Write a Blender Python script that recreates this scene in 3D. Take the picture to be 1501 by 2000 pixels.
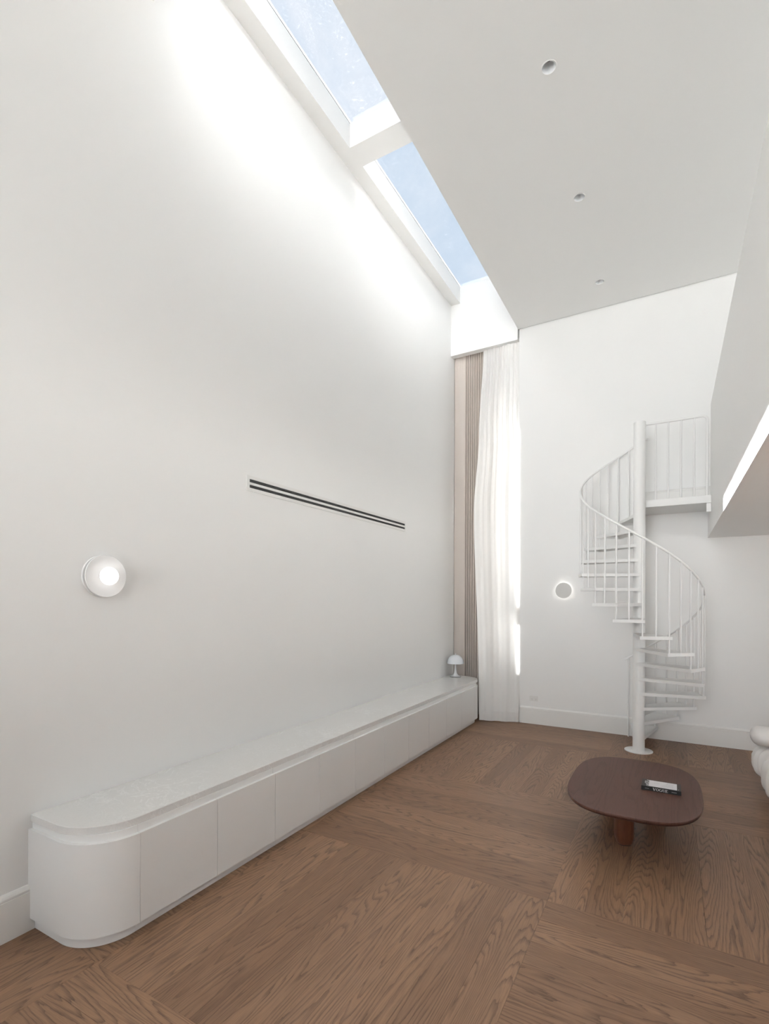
import bpy, bmesh, math, random
from mathutils import Vector, Matrix
random.seed(7)
for o in list(bpy.data.objects): bpy.data.objects.remove(o)
SC = bpy.context.scene
COL = SC.collection
PI = math.pi

# ------------------------------------------------------------------ camera
FPX, PX, PY, TH, ROLL, EYE = 984.13, 750.5, 1171.95, 0.5171, 0.0035, 1.7
ct, st = math.cos(TH), math.sin(TH)
Fw = Vector((-st, ct, 0)); R0 = Vector((ct, st, 0)); U0 = Vector((0, 0, 1))
Rc = R0*math.cos(ROLL) + U0*math.sin(ROLL); Uc = U0*math.cos(ROLL) - R0*math.sin(ROLL)
cam_d = bpy.data.cameras.new('camera'); cam = bpy.data.objects.new('camera', cam_d); COL.objects.link(cam)
cam.matrix_world = Matrix(((Rc.x, Uc.x, -Fw.x, 0), (Rc.y, Uc.y, -Fw.y, 0), (Rc.z, Uc.z, -Fw.z, EYE), (0, 0, 0, 1)))
cam_d.sensor_fit = 'HORIZONTAL'; cam_d.sensor_width = 36.0
cam_d.lens = 36.0*FPX/1501
cam_d.shift_x = 0.0; cam_d.shift_y = (PY-1000)/1501
cam_d.clip_start = 0.05
SC.camera = cam
SC.view_settings.view_transform = 'Standard'; SC.view_settings.look = 'None'
SC.view_settings.gamma = 1; SC.view_settings.use_curve_mapping = False
SC.view_settings.exposure = 0.0

# ------------------------------------------------------------------ world, sun, added fill lamps
SKY, SUN, REAR, SIDE, LOW = 0.95, 360.0, 56.0, 10.0, 26.0
w = bpy.data.worlds.new('sky'); SC.world = w; w.use_nodes = True
nt = w.node_tree; nt.nodes.clear()
def N(nt, t, **k):
    n = nt.nodes.new(t)
    for a, v in k.items():
        if a == 'inp':
            for i, x in v.items(): n.inputs[i].default_value = x
        else: setattr(n, a, v)
    return n
def L(nt, a, b): nt.links.new(a, b)
wo = N(nt, 'ShaderNodeOutputWorld'); bg = N(nt, 'ShaderNodeBackground', inp={'Strength': SKY})
tc = N(nt, 'ShaderNodeTexCoord')
ns = N(nt, 'ShaderNodeTexNoise', inp={'Scale': 5.5, 'Detail': 7.0, 'Roughness': 0.55, 'Distortion': 0.6})
rp = N(nt, 'ShaderNodeValToRGB')
rp.color_ramp.elements[0].position = 0.36; rp.color_ramp.elements[0].color = (0.70, 0.81, 0.94, 1)
rp.color_ramp.elements[1].position = 0.64; rp.color_ramp.elements[1].color = (0.97, 1.0, 1.06, 1)
L(nt, tc.outputs['Generated'], ns.inputs['Vector']); L(nt, ns.outputs['Fac'], rp.inputs['Fac'])
L(nt, rp.outputs['Color'], bg.inputs['Color']); L(nt, bg.outputs['Background'], wo.inputs['Surface'])

sd = bpy.data.lights.new('sun', 'SUN'); sd.energy = SUN; sd.angle = math.radians(1.1); sd.color = (1.0, 0.985, 0.965)
sun = bpy.data.objects.new('sun', sd); COL.objects.link(sun)
SUNDIR = Vector((0.557, -0.393, -0.740)).normalized()
sun.rotation_euler = SUNDIR.to_track_quat('-Z', 'Y').to_euler(); sun.location = (-4, 9, 9)
ad = bpy.data.lights.new('rear_fill', 'AREA'); ad.shape = 'RECTANGLE'; ad.size = 2.6; ad.spread = math.radians(68); ad.size_y = 4.0
ad.energy = REAR; ad.color = (1.0, 0.99, 0.97)
al = bpy.data.objects.new('rear_fill', ad); COL.objects.link(al)
al.location = (-1.05, -4.2, 3.1); al.rotation_euler = (PI/2+math.radians(3), 0, 0)     # added fill lamp, shines towards +Y through the added rear window

bd = bpy.data.lights.new('upper_fill', 'AREA'); bd.shape = 'RECTANGLE'; bd.size = 4.0; bd.size_y = 1.9
bd.energy = SIDE; bd.color = (1.0, 0.99, 0.97)
bl = bpy.data.objects.new('upper_fill', bd); COL.objects.link(bl)
bl.location = (5.0, 4.4, 4.25); bl.rotation_euler = (PI/2, 0, PI/2)   # unseen fill lamp, shines towards -X through the added mezzanine window

dl = bpy.data.lights.new('lower_fill', 'AREA'); dl.shape = 'RECTANGLE'; dl.size = 3.0; dl.size_y = 2.2
dl.energy = LOW; dl.color = (1.0, 0.99, 0.97)
dlo = bpy.data.objects.new('lower_fill', dl); COL.objects.link(dlo)
dlo.location = (5.0, 4.0, 1.25); dlo.rotation_euler = (PI/2, 0, PI/2)   # lamp added to brighten the lower room, towards -X through added glazed doors

# ------------------------------------------------------------------ room numbers
XL, YB, ZC, XCE, XB = -2.87, 7.07, 5.50, -1.876, -2.73
YF, XR = -3.5, 4.6
ZSO, ZGL = 6.095, 6.335
XM, ZS, ZM, ZMF = 0.373, 2.448, 3.88, 2.848

# ------------------------------------------------------------------ materials
def principled(name, col, rough=0.5, **k):
    m = bpy.data.materials.new(name); m.use_nodes = True
    b = m.node_tree.nodes['Principled BSDF']
    b.inputs['Base Color'].default_value = (*col, 1); b.inputs['Roughness'].default_value = rough
    for a, v in k.items(): b.inputs[a].default_value = v
    return m, m.node_tree, b
def paint(name, col, rough=0.55, bump=0.02, scale=260, var=0.012):
    m, t, b = principled(name, col, rough)
    tc = N(t, 'ShaderNodeTexCoord'); n = N(t, 'ShaderNodeTexNoise', inp={'Scale': scale, 'Detail': 2.0})
    n2 = N(t, 'ShaderNodeTexNoise', inp={'Scale': 1.7, 'Detail': 3.0})
    L(t, tc.outputs['Object'], n.inputs['Vector']); L(t, tc.outputs['Object'], n2.inputs['Vector'])
    bp = N(t, 'ShaderNodeBump', inp={'Strength': bump, 'Distance': 0.002}); L(t, n.outputs['Fac'], bp.inputs['Height'])
    L(t, bp.outputs['Normal'], b.inputs['Normal'])
    mx = N(t, 'ShaderNodeMix', data_type='RGBA'); mx.inputs['A'].default_value = (*[c*(1-var) for c in col], 1)
    mx.inputs['B'].default_value = (*[min(1, c*(1+var)) for c in col], 1)
    L(t, n2.outputs['Fac'], mx.inputs['Factor']); L(t, mx.outputs['Result'], b.inputs['Base Color'])
    return m
WALL = paint('wall_paint', (0.86, 0.855, 0.84))
CEIL = paint('ceiling_paint', (0.81, 0.803, 0.785))
TRIM = paint('trim_paint', (0.80, 0.79, 0.765), 0.4, 0.01)
LACQ = paint('cabinet_lacquer', (0.87, 0.865, 0.85), 0.33, 0.012, 500)
STEEL = paint('white_powder_coat', (0.86, 0.855, 0.84), 0.32, 0.02, 700)
STEELR = paint('white_textured_tread', (0.85, 0.845, 0.83), 0.5, 0.25, 300)
GREY = paint('gap_shade_and_collar', (0.25, 0.24, 0.23), 0.9)  # dark grey for the shade in the ceiling gap, also the lamp collar
BLACK, _, _ = principled('black_metal', (0.02, 0.02, 0.019), 0.5)
DARK, _, _ = principled('void_shade', (0.012, 0.012, 0.012), 0.8)  # near-black stands in for the shade inside slots and holes
GLOSSW = paint('white_enamel', (0.80, 0.81, 0.82), 0.12, 0.0)

def wood(name, c_light, c_mid, c_dark, rough=0.42, ring=11.0, rand=True, spec=0.4):
    """plain sawn oak: contour lines of stretched noise + fine pores; length along local Y"""
    m, t, b = principled(name, c_mid, rough); b.inputs['Specular IOR Level'].default_value = spec
    tc = N(t, 'ShaderNodeTexCoord'); oi = N(t, 'ShaderNodeObjectInfo')
    off = N(t, 'ShaderNodeVectorMath', operation='MULTIPLY'); off.inputs[1].default_value = (37.0, 91.0, 53.0)
    cb = N(t, 'ShaderNodeCombineXYZ')
    for i in range(3): L(t, oi.outputs['Random'], cb.inputs[i])
    L(t, cb.outputs[0], off.inputs[0])
    ad = N(t, 'ShaderNodeVectorMath', operation='ADD'); L(t, tc.outputs['Object'], ad.inputs[0]); L(t, off.outputs[0], ad.inputs[1])
    mp = N(t, 'ShaderNodeMapping'); mp.inputs['Scale'].default_value = (5.2, 0.50, 1.0); L(t, ad.outputs[0], mp.inputs['Vector'])
    n1 = N(t, 'ShaderNodeTexNoise', inp={'Scale': 1.0, 'Detail': 1.6, 'Roughness': 0.40, 'Distortion': 0.15}); L(t, mp.outputs[0], n1.inputs['Vector'])
    # jitter for ragged ring edges
    mp3 = N(t, 'ShaderNodeMapping'); mp3.inputs['Scale'].default_value = (60, 7, 1); L(t, ad.outputs[0], mp3.inputs['Vector'])
    n3 = N(t, 'ShaderNodeTexNoise', inp={'Scale': 1.0, 'Detail': 3.0}); L(t, mp3.outputs[0], n3.inputs['Vector'])
    a1 = N(t, 'ShaderNodeMath', operation='MULTIPLY_ADD'); a1.inputs[1].default_value = ring*3.0
    j = N(t, 'ShaderNodeMath', operation='MULTIPLY'); j.inputs[1].default_value = 0.9
    L(t, n3.outputs['Fac'], j.inputs[0]); L(t, n1.outputs['Fac'], a1.inputs[0]); L(t, j.outputs[0], a1.inputs[2])
    fr = N(t, 'ShaderNodeMath', operation='FRACT'); L(t, a1.outputs[0], fr.inputs[0])
    rr = N(t, 'ShaderNodeValToRGB'); cr = rr.color_ramp
    cr.elements[0].position = 0.0; cr.elements[0].color = (0.25, 0.25, 0.25, 1)
    cr.elements[1].position = 1.0; cr.elements[1].color = (0.95, 0.95, 0.95, 1)
    e = cr.elements.new(0.10); e.color = (0.05, 0.05, 0.05, 1)
    e = cr.elements.new(0.55); e.color = (0.0, 0.0, 0.0, 1)
    e = cr.elements.new(0.86); e.color = (0.55, 0.55, 0.55, 1)
    L(t, fr.outputs[0], rr.inputs['Fac'])
    # pores
    mp2 = N(t, 'ShaderNodeMapping'); mp2.inputs['Scale'].default_value = (300, 7, 1); L(t, ad.outputs[0], mp2.inputs['Vector'])
    n2 = N(t, 'ShaderNodeTexNoise', inp={'Scale': 1.0, 'Detail': 3.0, 'Roughness': 0.6}); L(t, mp2.outputs[0], n2.inputs['Vector'])
    pr = N(t, 'ShaderNodeMapRange', inp={'From Min': 0.42, 'From Max': 0.72}); L(t, n2.outputs['Fac'], pr.inputs['Value'])
    # tone per board
    mixA = N(t, 'ShaderNodeMix', data_type='RGBA'); mixA.inputs['A'].default_value = (*c_mid, 1); mixA.inputs['B'].default_value = (*c_light, 1)
    n4 = N(t, 'ShaderNodeTexNoise', inp={'Scale': 2.2, 'Detail': 2.0}); L(t, mp.outputs[0], n4.inputs['Vector'])
    tone = N(t, 'ShaderNodeMath', operation='MULTIPLY_ADD'); tone.inputs[1].default_value = 1.0 if rand else 0.0
    tn = N(t, 'ShaderNodeMath', operation='MULTIPLY_ADD'); tn.inputs[1].default_value = 0.9; tn.inputs[2].default_value = -0.3
    L(t, n4.outputs['Fac'], tn.inputs[0]); L(t, oi.outputs['Random'], tone.inputs[0]); L(t, tn.outputs[0], tone.inputs[2])
    tone.use_clamp = True
    L(t, tone.outputs[0], mixA.inputs['Factor'])
    mixB = N(t, 'ShaderNodeMix', data_type='RGBA'); mixB.inputs['B'].default_value = (*c_dark, 1)
    L(t, mixA.outputs['Result'], mixB.inputs['A'])
    fm = N(t, 'ShaderNodeMath', operation='MULTIPLY'); fm.inputs[1].default_value = 0.72
    sm = N(t, 'ShaderNodeMath', operation='MULTIPLY_ADD'); sm.inputs[1].default_value = 0.42
    L(t, rr.outputs['Color'], fm.inputs[0]); L(t, pr.outputs[0], sm.inputs[0]); L(t, fm.outputs[0], sm.inputs[2]); sm.use_clamp = True
    L(t, sm.outputs[0], mixB.inputs['Factor']); L(t, mixB.outputs['Result'], b.inputs['Base Color'])
    bp = N(t, 'ShaderNodeBump', inp={'Strength': 0.12, 'Distance': 0.001}); bp.invert = True
    L(t, sm.outputs[0], bp.inputs['Height']); L(t, bp.outputs['Normal'], b.inputs['Normal'])
    return m
OAK = wood('smoked_oak', (0.250, 0.146, 0.086), (0.165, 0.090, 0.051), (0.070, 0.036, 0.020), spec=0.30)
WALNUT = wood('dark_stained_wood', (0.070, 0.032, 0.023), (0.057, 0.025, 0.018), (0.040, 0.017, 0.012), 0.45, 5.0, spec=0.16)
LEGW = wood('red_brown_wood', (0.12, 0.045, 0.022), (0.085, 0.030, 0.014), (0.045, 0.016, 0.008), 0.4, 5.0)
SUBF = paint('subfloor', (0.07, 0.04, 0.026), 0.9)

def quartz():
    m, t, b = principled('veined_quartz', (0.62, 0.61, 0.585), 0.12)
    tc = N(t, 'ShaderNodeTexCoord')
    w1 = N(t, 'ShaderNodeTexNoise', inp={'Scale': 5.0, 'Detail': 9.0, 'Roughness': 0.62, 'Distortion': 1.6}); L(t, tc.outputs['Object'], w1.inputs['Vector'])
    s1 = N(t, 'ShaderNodeMath', operation='SUBTRACT'); s1.inputs[1].default_value = 0.5; L(t, w1.outputs['Fac'], s1.inputs[0])
    a1 = N(t, 'ShaderNodeMath', operation='ABSOLUTE'); L(t, s1.outputs[0], a1.inputs[0])
    r1 = N(t, 'ShaderNodeMapRange', inp={'From Min': 0.0, 'From Max': 0.024, 'To Min': 1.0, 'To Max': 0.0}); L(t, a1.outputs[0], r1.inputs['Value'])
    w2 = N(t, 'ShaderNodeTexNoise', inp={'Scale': 2.3, 'Detail': 2.0}); L(t, tc.outputs['Object'], w2.inputs['Vector'])
    r2 = N(t, 'ShaderNodeMapRange', inp={'From Min': 0.47, 'From Max': 0.60}); L(t, w2.outputs['Fac'], r2.inputs['Value'])
    mu = N(t, 'ShaderNodeMath', operation='MULTIPLY'); L(t, r1.outputs[0], mu.inputs[0]); L(t, r2.outputs[0], mu.inputs[1])
    m2 = N(t, 'ShaderNodeMath', operation='MULTIPLY'); m2.inputs[1].default_value = 0.6; L(t, mu.outputs[0], m2.inputs[0])
    w3 = N(t, 'ShaderNodeTexNoise', inp={'Scale': 120.0, 'Detail': 3.0}); L(t, tc.outputs['Object'], w3.inputs['Vector'])
    bs = N(t, 'ShaderNodeMix', data_type='RGBA'); bs.inputs['A'].default_value = (0.74, 0.73, 0.71, 1); bs.inputs['B'].default_value = (0.83, 0.82, 0.80, 1)
    L(t, w3.outputs['Fac'], bs.inputs['Factor'])
    mx = N(t, 'ShaderNodeMix', data_type='RGBA'); mx.inputs['B'].default_value = (0.95, 0.945, 0.93, 1)
    L(t, bs.outputs['Result'], mx.inputs['A']); L(t, m2.outputs[0], mx.inputs['Factor']); L(t, mx.outputs['Result'], b.inputs['Base Color'])
    return m
QUARTZ = quartz()

def glass(name, tint=(0.97, 0.985, 1.0), dirt=0.0):
    m = bpy.data.materials.new(name); m.use_nodes = True; t = m.node_tree; t.nodes.clear()
    o = N(t, 'ShaderNodeOutputMaterial'); tr = N(t, 'ShaderNodeBsdfTransparent'); tr.inputs[0].default_value = (*tint, 1)
    gl = N(t, 'ShaderNodeBsdfGlossy'); gl.inputs['Roughness'].default_value = 0.02
    lw = N(t, 'ShaderNodeLayerWeight'); pw = N(t, 'ShaderNodeMath', operation='POWER'); pw.inputs[1].default_value = 5.0
    fr = N(t, 'ShaderNodeMath', operation='MULTIPLY_ADD'); fr.inputs[1].default_value = 0.5; fr.inputs[2].default_value = 0.02
    L(t, lw.outputs['Facing'], pw.inputs[0]); L(t, pw.outputs[0], fr.inputs[0])
    mx = N(t, 'ShaderNodeMixShader'); L(t, fr.outputs[0], mx.inputs[0]); L(t, tr.outputs[0], mx.inputs[1]); L(t, gl.outputs[0], mx.inputs[2])
    last = mx.outputs[0]
    if dirt:
        tc = N(t, 'ShaderNodeTexCoord'); n = N(t, 'ShaderNodeTexNoise', inp={'Scale': 34.0, 'Detail': 4.0, 'Roughness': 0.7})
        L(t, tc.outputs['Object'], n.inputs['Vector'])
        mr = N(t, 'ShaderNodeMapRange', inp={'From Min': 0.60, 'From Max': 0.75, 'To Max': dirt}); L(t, n.outputs['Fac'], mr.inputs['Value'])
        df = N(t, 'ShaderNodeBsdfTranslucent'); df.inputs[0].default_value = (0.9, 0.9, 0.9, 1)
        m2 = N(t, 'ShaderNodeMixShader'); L(t, mr.outputs[0], m2.inputs[0]); L(t, last, m2.inputs[1]); L(t, df.outputs[0], m2.inputs[2]); last = m2.outputs[0]
    L(t, last, o.inputs['Surface'])
    return m
GLASS = glass('skylight_glass', dirt=0.006)
CLEAR = glass('window_glass')
TINTED = glass('tinted_window_glass', (0.36, 0.365, 0.37))  # grey tint added to weaken the sun behind the sheer

def cloth(name, col, trans, see=0.0, scale=900):
    m = bpy.data.materials.new(name); m.use_nodes = True; t = m.node_tree; t.nodes.clear()
    o = N(t, 'ShaderNodeOutputMaterial'); df = N(t, 'ShaderNodeBsdfDiffuse'); tl = N(t, 'ShaderNodeBsdfTranslucent')
    tc = N(t, 'ShaderNodeTexCoord'); mp = N(t, 'ShaderNodeMapping'); mp.inputs['Scale'].default_value = (1, 1, 0.35); L(t, tc.outputs['Object'], mp.inputs[0])
    n = N(t, 'ShaderNodeTexNoise', inp={'Scale': scale, 'Detail': 2.0}); L(t, mp.outputs[0], n.inputs['Vector'])
    mr = N(t, 'ShaderNodeMix', data_type='RGBA'); mr.inputs['A'].default_value = (*[c*0.95 for c in col], 1); mr.inputs['B'].default_value = (*[min(1, c*1.04) for c in col], 1)
    L(t, n.outputs['Fac'], mr.inputs['Factor']); L(t, mr.outputs['Result'], df.inputs['Color']); L(t, mr.outputs['Result'], tl.inputs['Color'])
    mx = N(t, 'ShaderNodeMixShader'); mx.inputs[0].default_value = trans; L(t, df.outputs[0], mx.inputs[1]); L(t, tl.outputs[0], mx.inputs[2])
    last = mx.outputs[0]
    if see:
        tr = N(t, 'ShaderNodeBsdfTransparent'); m2 = N(t, 'ShaderNodeMixShader'); m2.inputs[0].default_value = see
        L(t, last, m2.inputs[1]); L(t, tr.outputs[0], m2.inputs[2]); last = m2.outputs[0]
    L(t, last, o.inputs['Surface']); return m
SHEER = cloth('white_sheer', (0.90, 0.89, 0.87), 0.24, 0.03)
DRAPE = cloth('beige_drape', (0.55, 0.495, 0.455), 0.06)
SOFA = cloth('white_boucle', (0.88, 0.855, 0.835), 0.0)

def emit(name, col, s):
    m = bpy.data.materials.new(name); m.use_nodes = True; t = m.node_tree; t.nodes.clear()
    o = N(t, 'ShaderNodeOutputMaterial'); e = N(t, 'ShaderNodeEmission', inp={'Strength': s}); e.inputs[0].default_value = (*col, 1)
    L(t, e.outputs[0], o.inputs[0]); return m
BULB = emit('lit_opal_globe', (1, 0.985, 0.97), 1.6)
HALO = emit('led_halo', (1, 0.97, 0.93), 3.6)
m, t, b = principled('frosted_glass', (0.86, 0.85, 0.84), 0.25); FROST = m
b.inputs['Subsurface Weight'].default_value = 0.0
b.inputs['Emission Color'].default_value = (1, 0.98, 0.95, 1); b.inputs['Emission Strength'].default_value = 0.0
OPAL = paint('opal_acrylic', (0.80, 0.82, 0.85), 0.15, 0.0)
GRND = paint('pale_paving', (0.45, 0.44, 0.42), 0.9)

# ------------------------------------------------------------------ mesh helpers
class MB:
    def __init__(s): s.v = []; s.f = []; s.m = []
    def box(s, x0, x1, y0, y1, z0, z1, mi=0):
        b = len(s.v)
        s.v += [(x0,y0,z0),(x1,y0,z0),(x1,y1,z0),(x0,y1,z0),(x0,y0,z1),(x1,y0,z1),(x1,y1,z1),(x0,y1,z1)]
        s.f += [tuple(b+i for i in q) for q in ((0,3,2,1),(4,5,6,7),(0,1,5,4),(1,2,6,5),(2,3,7,6),(3,0,4,7))]; s.m += [mi]*6
        return s
    def poly(s, pts, mi=0):
        b = len(s.v); s.v += [tuple(p) for p in pts]; s.f.append(tuple(range(b, b+len(pts)))); s.m.append(mi); return s
    def prism(s, pts, z0, z1, mi=0):
        n = len(pts); b = len(s.v)
        s.v += [(p[0],p[1],z0) for p in pts] + [(p[0],p[1],z1) for p in pts]
        s.f.append(tuple(b+i for i in reversed(range(n)))); s.f.append(tuple(b+n+i for i in range(n)))
        for i in range(n): j = (i+1) % n; s.f.append((b+i, b+j, b+n+j, b+n+i))
        s.m += [mi]*(n+2); return s
    def stack(s, rings, cap0=True, cap1=True, mi=0, closed=True):
        """rings: list of equal-length point loops joined in order"""
        b = len(s.v); n = len(rings[0])
        for r in rings: s.v += [tuple(p) for p in r]
        for k in range(len(rings)-1):
            for i in range(n if closed else n-1):
                j = (i+1) % n
                s.f.append((b+k*n+i, b+k*n+j, b+(k+1)*n+j, b+(k+1)*n+i)); s.m.append(mi)
        if cap0: s.f.append(tuple(b+i for i in reversed(range(n)))); s.m.append(mi)
        if cap1: s.f.append(tuple(b+(len(rings)-1)*n+i for i in range(n))); s.m.append(mi)
        return s
    def lathe(s, prof, c=(0,0,0), n=40, axis='Z', cap0=True, cap1=True, mi=0):
        R = []
        for r, h in prof:
            ring = []
            for i in range(n):
                a = 2*PI*i/n; x, y = r*math.cos(a), r*math.sin(a)
                p = (x, y, h) if axis == 'Z' else ((h, x, y) if axis == 'X' else (y, h, x))
                ring.append((c[0]+p[0], c[1]+p[1], c[2]+p[2]))
            R.append(ring)
        return s.stack(R, cap0, cap1, mi)
    def tube(s, pts, r, n=10, mi=0):
        P = [Vector(p) for p in pts]; R = []; up = Vector((0, 0, 1))
        T0 = (P[1]-P[0]).normalized(); u = T0.cross(up if abs(T0.z) < .95 else Vector((1, 0, 0))).normalized()
        for i, p in enumerate(P):
            T = (P[min(i+1, len(P)-1)] - P[max(i-1, 0)]).normalized()
            u = (u - T*u.dot(T)).normalized(); v = T.cross(u)
            R.append([p + u*r*math.cos(2*PI*k/n) + v*r*math.sin(2*PI*k/n) for k in range(n)])
        return s.stack(R, mi=mi)
    def build(s, name, mats, parent=None, smooth=None, bevel=0.0, seg=2, loc=None, rot=None):
        me = bpy.data.meshes.new(name); me.from_pydata([tuple(p) for p in s.v], [], s.f)
        if not isinstance(mats, (list, tuple)): mats = [mats]
        for m in mats: me.materials.append(m)
        for i, p in enumerate(me.polygons): p.material_index = s.m[i]
        bm = bmesh.new(); bm.from_mesh(me); bmesh.ops.recalc_face_normals(bm, faces=bm.faces)
        if bevel:
            es = [e for e in bm.edges if len(e.link_faces) == 2 and e.calc_face_angle(0) > 0.6]
            bmesh.ops.bevel(bm, geom=es, offset=bevel, segments=seg, affect='EDGES', profile=0.5, clamp_overlap=True)
        bm.to_mesh(me); bm.free()
        if smooth is not None:
            me.polygons.foreach_set('use_smooth', [True]*len(me.polygons)); me.set_sharp_from_angle(angle=math.radians(smooth))
        o = bpy.data.objects.new(name, me); COL.objects.link(o)
        if parent is not None: o.parent = parent
        if loc is not None: o.location = loc
        if rot is not None: o.rotation_euler = rot
        return o
def tag(o, label, cat, group=None):
    o['label'] = label; o['category'] = cat
    if group: o['group'] = group
    return o
def thing(name, label, cat, loc=(0,0,0), group=None):
    o = bpy.data.objects.new(name, None); COL.objects.link(o); o.location = loc; o.empty_display_size = 0.1
    return tag(o, label, cat, group)
def struct(o, label=None):
    o['kind'] = 'structure'
    if label: o['label'] = label
    return o
def tree_copy(o, parent=None):
    c = o.copy(); COL.objects.link(c); c.parent = parent
    for ch in [x for x in bpy.data.objects if x.parent == o]: tree_copy(ch, c)
    return c

# ------------------------------------------------------------------ setting: walls
mb = MB(); mb.box(XL-0.25, XL, YF-0.2, 7.75, 0, ZGL)
wl = struct(mb.build('wall_left', WALL), 'tall smooth white wall behind the long low cabinets')
mb = MB(); XJ = -1.862
mb.box(XJ, XR, YB, YB+0.45, 0, ZC+0.02)                              # main wall
mb.box(XL, XR, YB+0.06, 7.75, 5.40, ZGL)                             # lintel over the window bay
mb.box(XL, -2.72, 7.47, 7.62, 0, 5.40); mb.box(-1.93, XJ, 7.47, 7.62, 0, 5.40)
mb.box(XJ, XJ+0.2, YB+0.45, 7.75, 0, 5.40); mb.box(-2.72, -1.93, 7.47, 7.62, 0, 1.45)
struct(mb.build('wall_back', WALL), 'white wall behind the spiral stair and curtains')
mb = MB(); my0, my1, mz0, mz1 = 2.4, 6.4, 3.3, 5.2
mb.box(XR, XR+0.2, YF-0.2, my0, ZS, 6.3); mb.box(XR, XR+0.2, my1, 7.75, ZS, 6.3)
mb.box(XR, XR+0.2, my0, my1, ZS, mz0); mb.box(XR, XR+0.2, my0, my1, mz1, 6.3)
mb.box(XR, XR+0.2, YF-0.2, 2.5, 0, ZS); mb.box(XR, XR+0.2, 5.5, 7.75, 0, ZS)
struct(mb.build('wall_right', WALL), 'white side wall of the mezzanine, out of view')
mb = MB()
wx0, wx1, wz0, wz1 = -2.45, 0.3, 0.8, 5.2
mb.box(XL, wx0, YF-0.2, YF, 0, 6.3); mb.box(wx1, XR, YF-0.2, YF, 0, 6.3)
mb.box(wx0, wx1, YF-0.2, YF, 0, wz0); mb.box(wx0, wx1, YF-0.2, YF, wz1, 6.3)
struct(mb.build('wall_front', WALL), 'white wall behind the viewpoint, with a large window added for fill light')
# pelmet: end wall of the light shaft that carries on down over the curtains
mb = MB(); mb.box(XL, XCE, YB-0.04, YB+0.06, 5.345, ZGL)
struct(mb.build('trim_1', WALL), 'white pelmet board over the curtains, running up into the skylight shaft')

# ------------------------------------------------------------------ ceiling with downlight holes
DL = [(-0.77, 3.695), (-0.765, 5.03), (-0.752, 6.48)]
RH = 0.050
mb = MB()
def rect(x0, x1, y0, y1, z=ZC): mb.poly([(x0,y0,z),(x0,y1,z),(x1,y1,z),(x1,y0,z)])
YCE = YB-0.010
sx0, sx1 = -0.87, -0.67
rect(XCE, sx0, YF, YCE); rect(sx1, XR, YF, YCE)
ys = sorted(DL, key=lambda p: p[1]); y = YF
for (dx, dy) in ys:
    rect(sx0, sx1, y, dy-0.1); n = 32
    cx = (sx0+sx1)/2
    circ = [(dx+RH*math.cos(2*PI*i/n), dy+RH*math.sin(2*PI*i/n)) for i in range(n)]
    def sq(i):
        a = 2*PI*i/n; c_, s_ = math.cos(a), math.sin(a); k = 0.1/max(abs(c_), abs(s_)); return (cx+c_*k, dy+s_*k)
    for i in range(n):
        p, q = circ[i], circ[(i+1) % n]; P, Q = sq(i), sq((i+1) % n)
        mb.poly([(p[0],p[1],ZC),(P[0],P[1],ZC),(Q[0],Q[1],ZC),(q[0],q[1],ZC)])
        mb.poly([(p[0],p[1],ZC),(q[0],q[1],ZC),(q[0],q[1],ZC+.01),(p[0],p[1],ZC+.01)])
    y = dy+0.1
rect(sx0, sx1, y, YCE)
SYN = 2.05                                                            # near end of the skylight shaft
mb.box(XCE, XR, YF-0.2, 7.2, ZC+0.12, ZGL)                            # roof mass above
mb.poly([(XCE,YF,ZC),(XCE,YCE,ZC),(XCE,YCE,ZGL),(XCE,YF,ZGL)])        # shaft right side
mb.box(XL, XCE, YF-0.2, SYN, ZC, ZGL)                                 # ceiling left of the shaft's near end
struct(mb.build('ceiling', CEIL), 'flat pale ceiling with recessed downlights')
mb = MB(); mb.box(XCE+.01, XR, YCE, YB, ZC+0.012, ZC+0.03); struct(mb.build('trim_2', GREY), 'gap where ceiling meets wall, its shade painted as a dark strip')  # strip coloured dark to stand for the shade in the gap
# skylight curb: soffit strip, cross beam
mb = MB()
mb.box(XL, XB, SYN, YB-0.04, ZSO, ZGL)
mb.box(XB, XCE, 4.085, 4.325, ZSO, ZGL); mb.box(XB, XCE, SYN, SYN+0.1, ZSO, ZGL)
struct(mb.build('trim_3', CEIL), 'white skylight surround with a cross beam between the two panes')
for i, (y0, y1) in enumerate(((SYN+0.05, 4.15), (4.26, YB-0.02))):
    r = struct(bpy.data.objects.new('window_%d' % (i+1), None), 'skylight pane showing blue sky, %s of the cross beam' % ('near side' if i == 0 else 'far side')); COL.objects.link(r)
    r.location = (XB, y0, ZGL)
    MB().box(0.0-0.05, XCE-XB+0.05, 0, y1-y0, 0.004, 0.02).build('glass_pane', GLASS, r)
    f = MB(); X1 = XCE-XB
    f.box(-0.12, -0.01, -0.03, y1-y0+0.03, 0.0, 0.05); f.box(X1+0.01, X1+0.1, -0.03, y1-y0+0.03, 0.0, 0.05)
    f.build('window_frame', TRIM, r)
    MB().box(-0.003, 0.002, 0.0, y1-y0, 0.0005, 0.004).build('gasket', BLACK, r)

# ------------------------------------------------------------------ window behind the curtains
r = struct(bpy.data.objects.new('window_3', None), 'tall window hidden behind the white sheer curtain'); COL.objects.link(r); r.location = (-2.72, 7.50, 0)
f = MB(); W = 0.79
f.box(0, 0.05, 0, 0.06, 1.45, 5.4); f.box(W-0.05, W, 0, 0.06, 1.45, 5.4)
for z, hh in ((1.45, 0.06), (2.30, 0.15), (5.34, 0.06)): f.box(0.05, W-0.05, 0, 0.06, z, z+hh)
f.build('window_frame', TRIM, r)
for z0, z1 in ((1.51, 2.30), (2.45, 5.34)): MB().box(0.05, W-0.05, 0.025, 0.033, z0, z1).build('glass_pane', TINTED, r)
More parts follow.
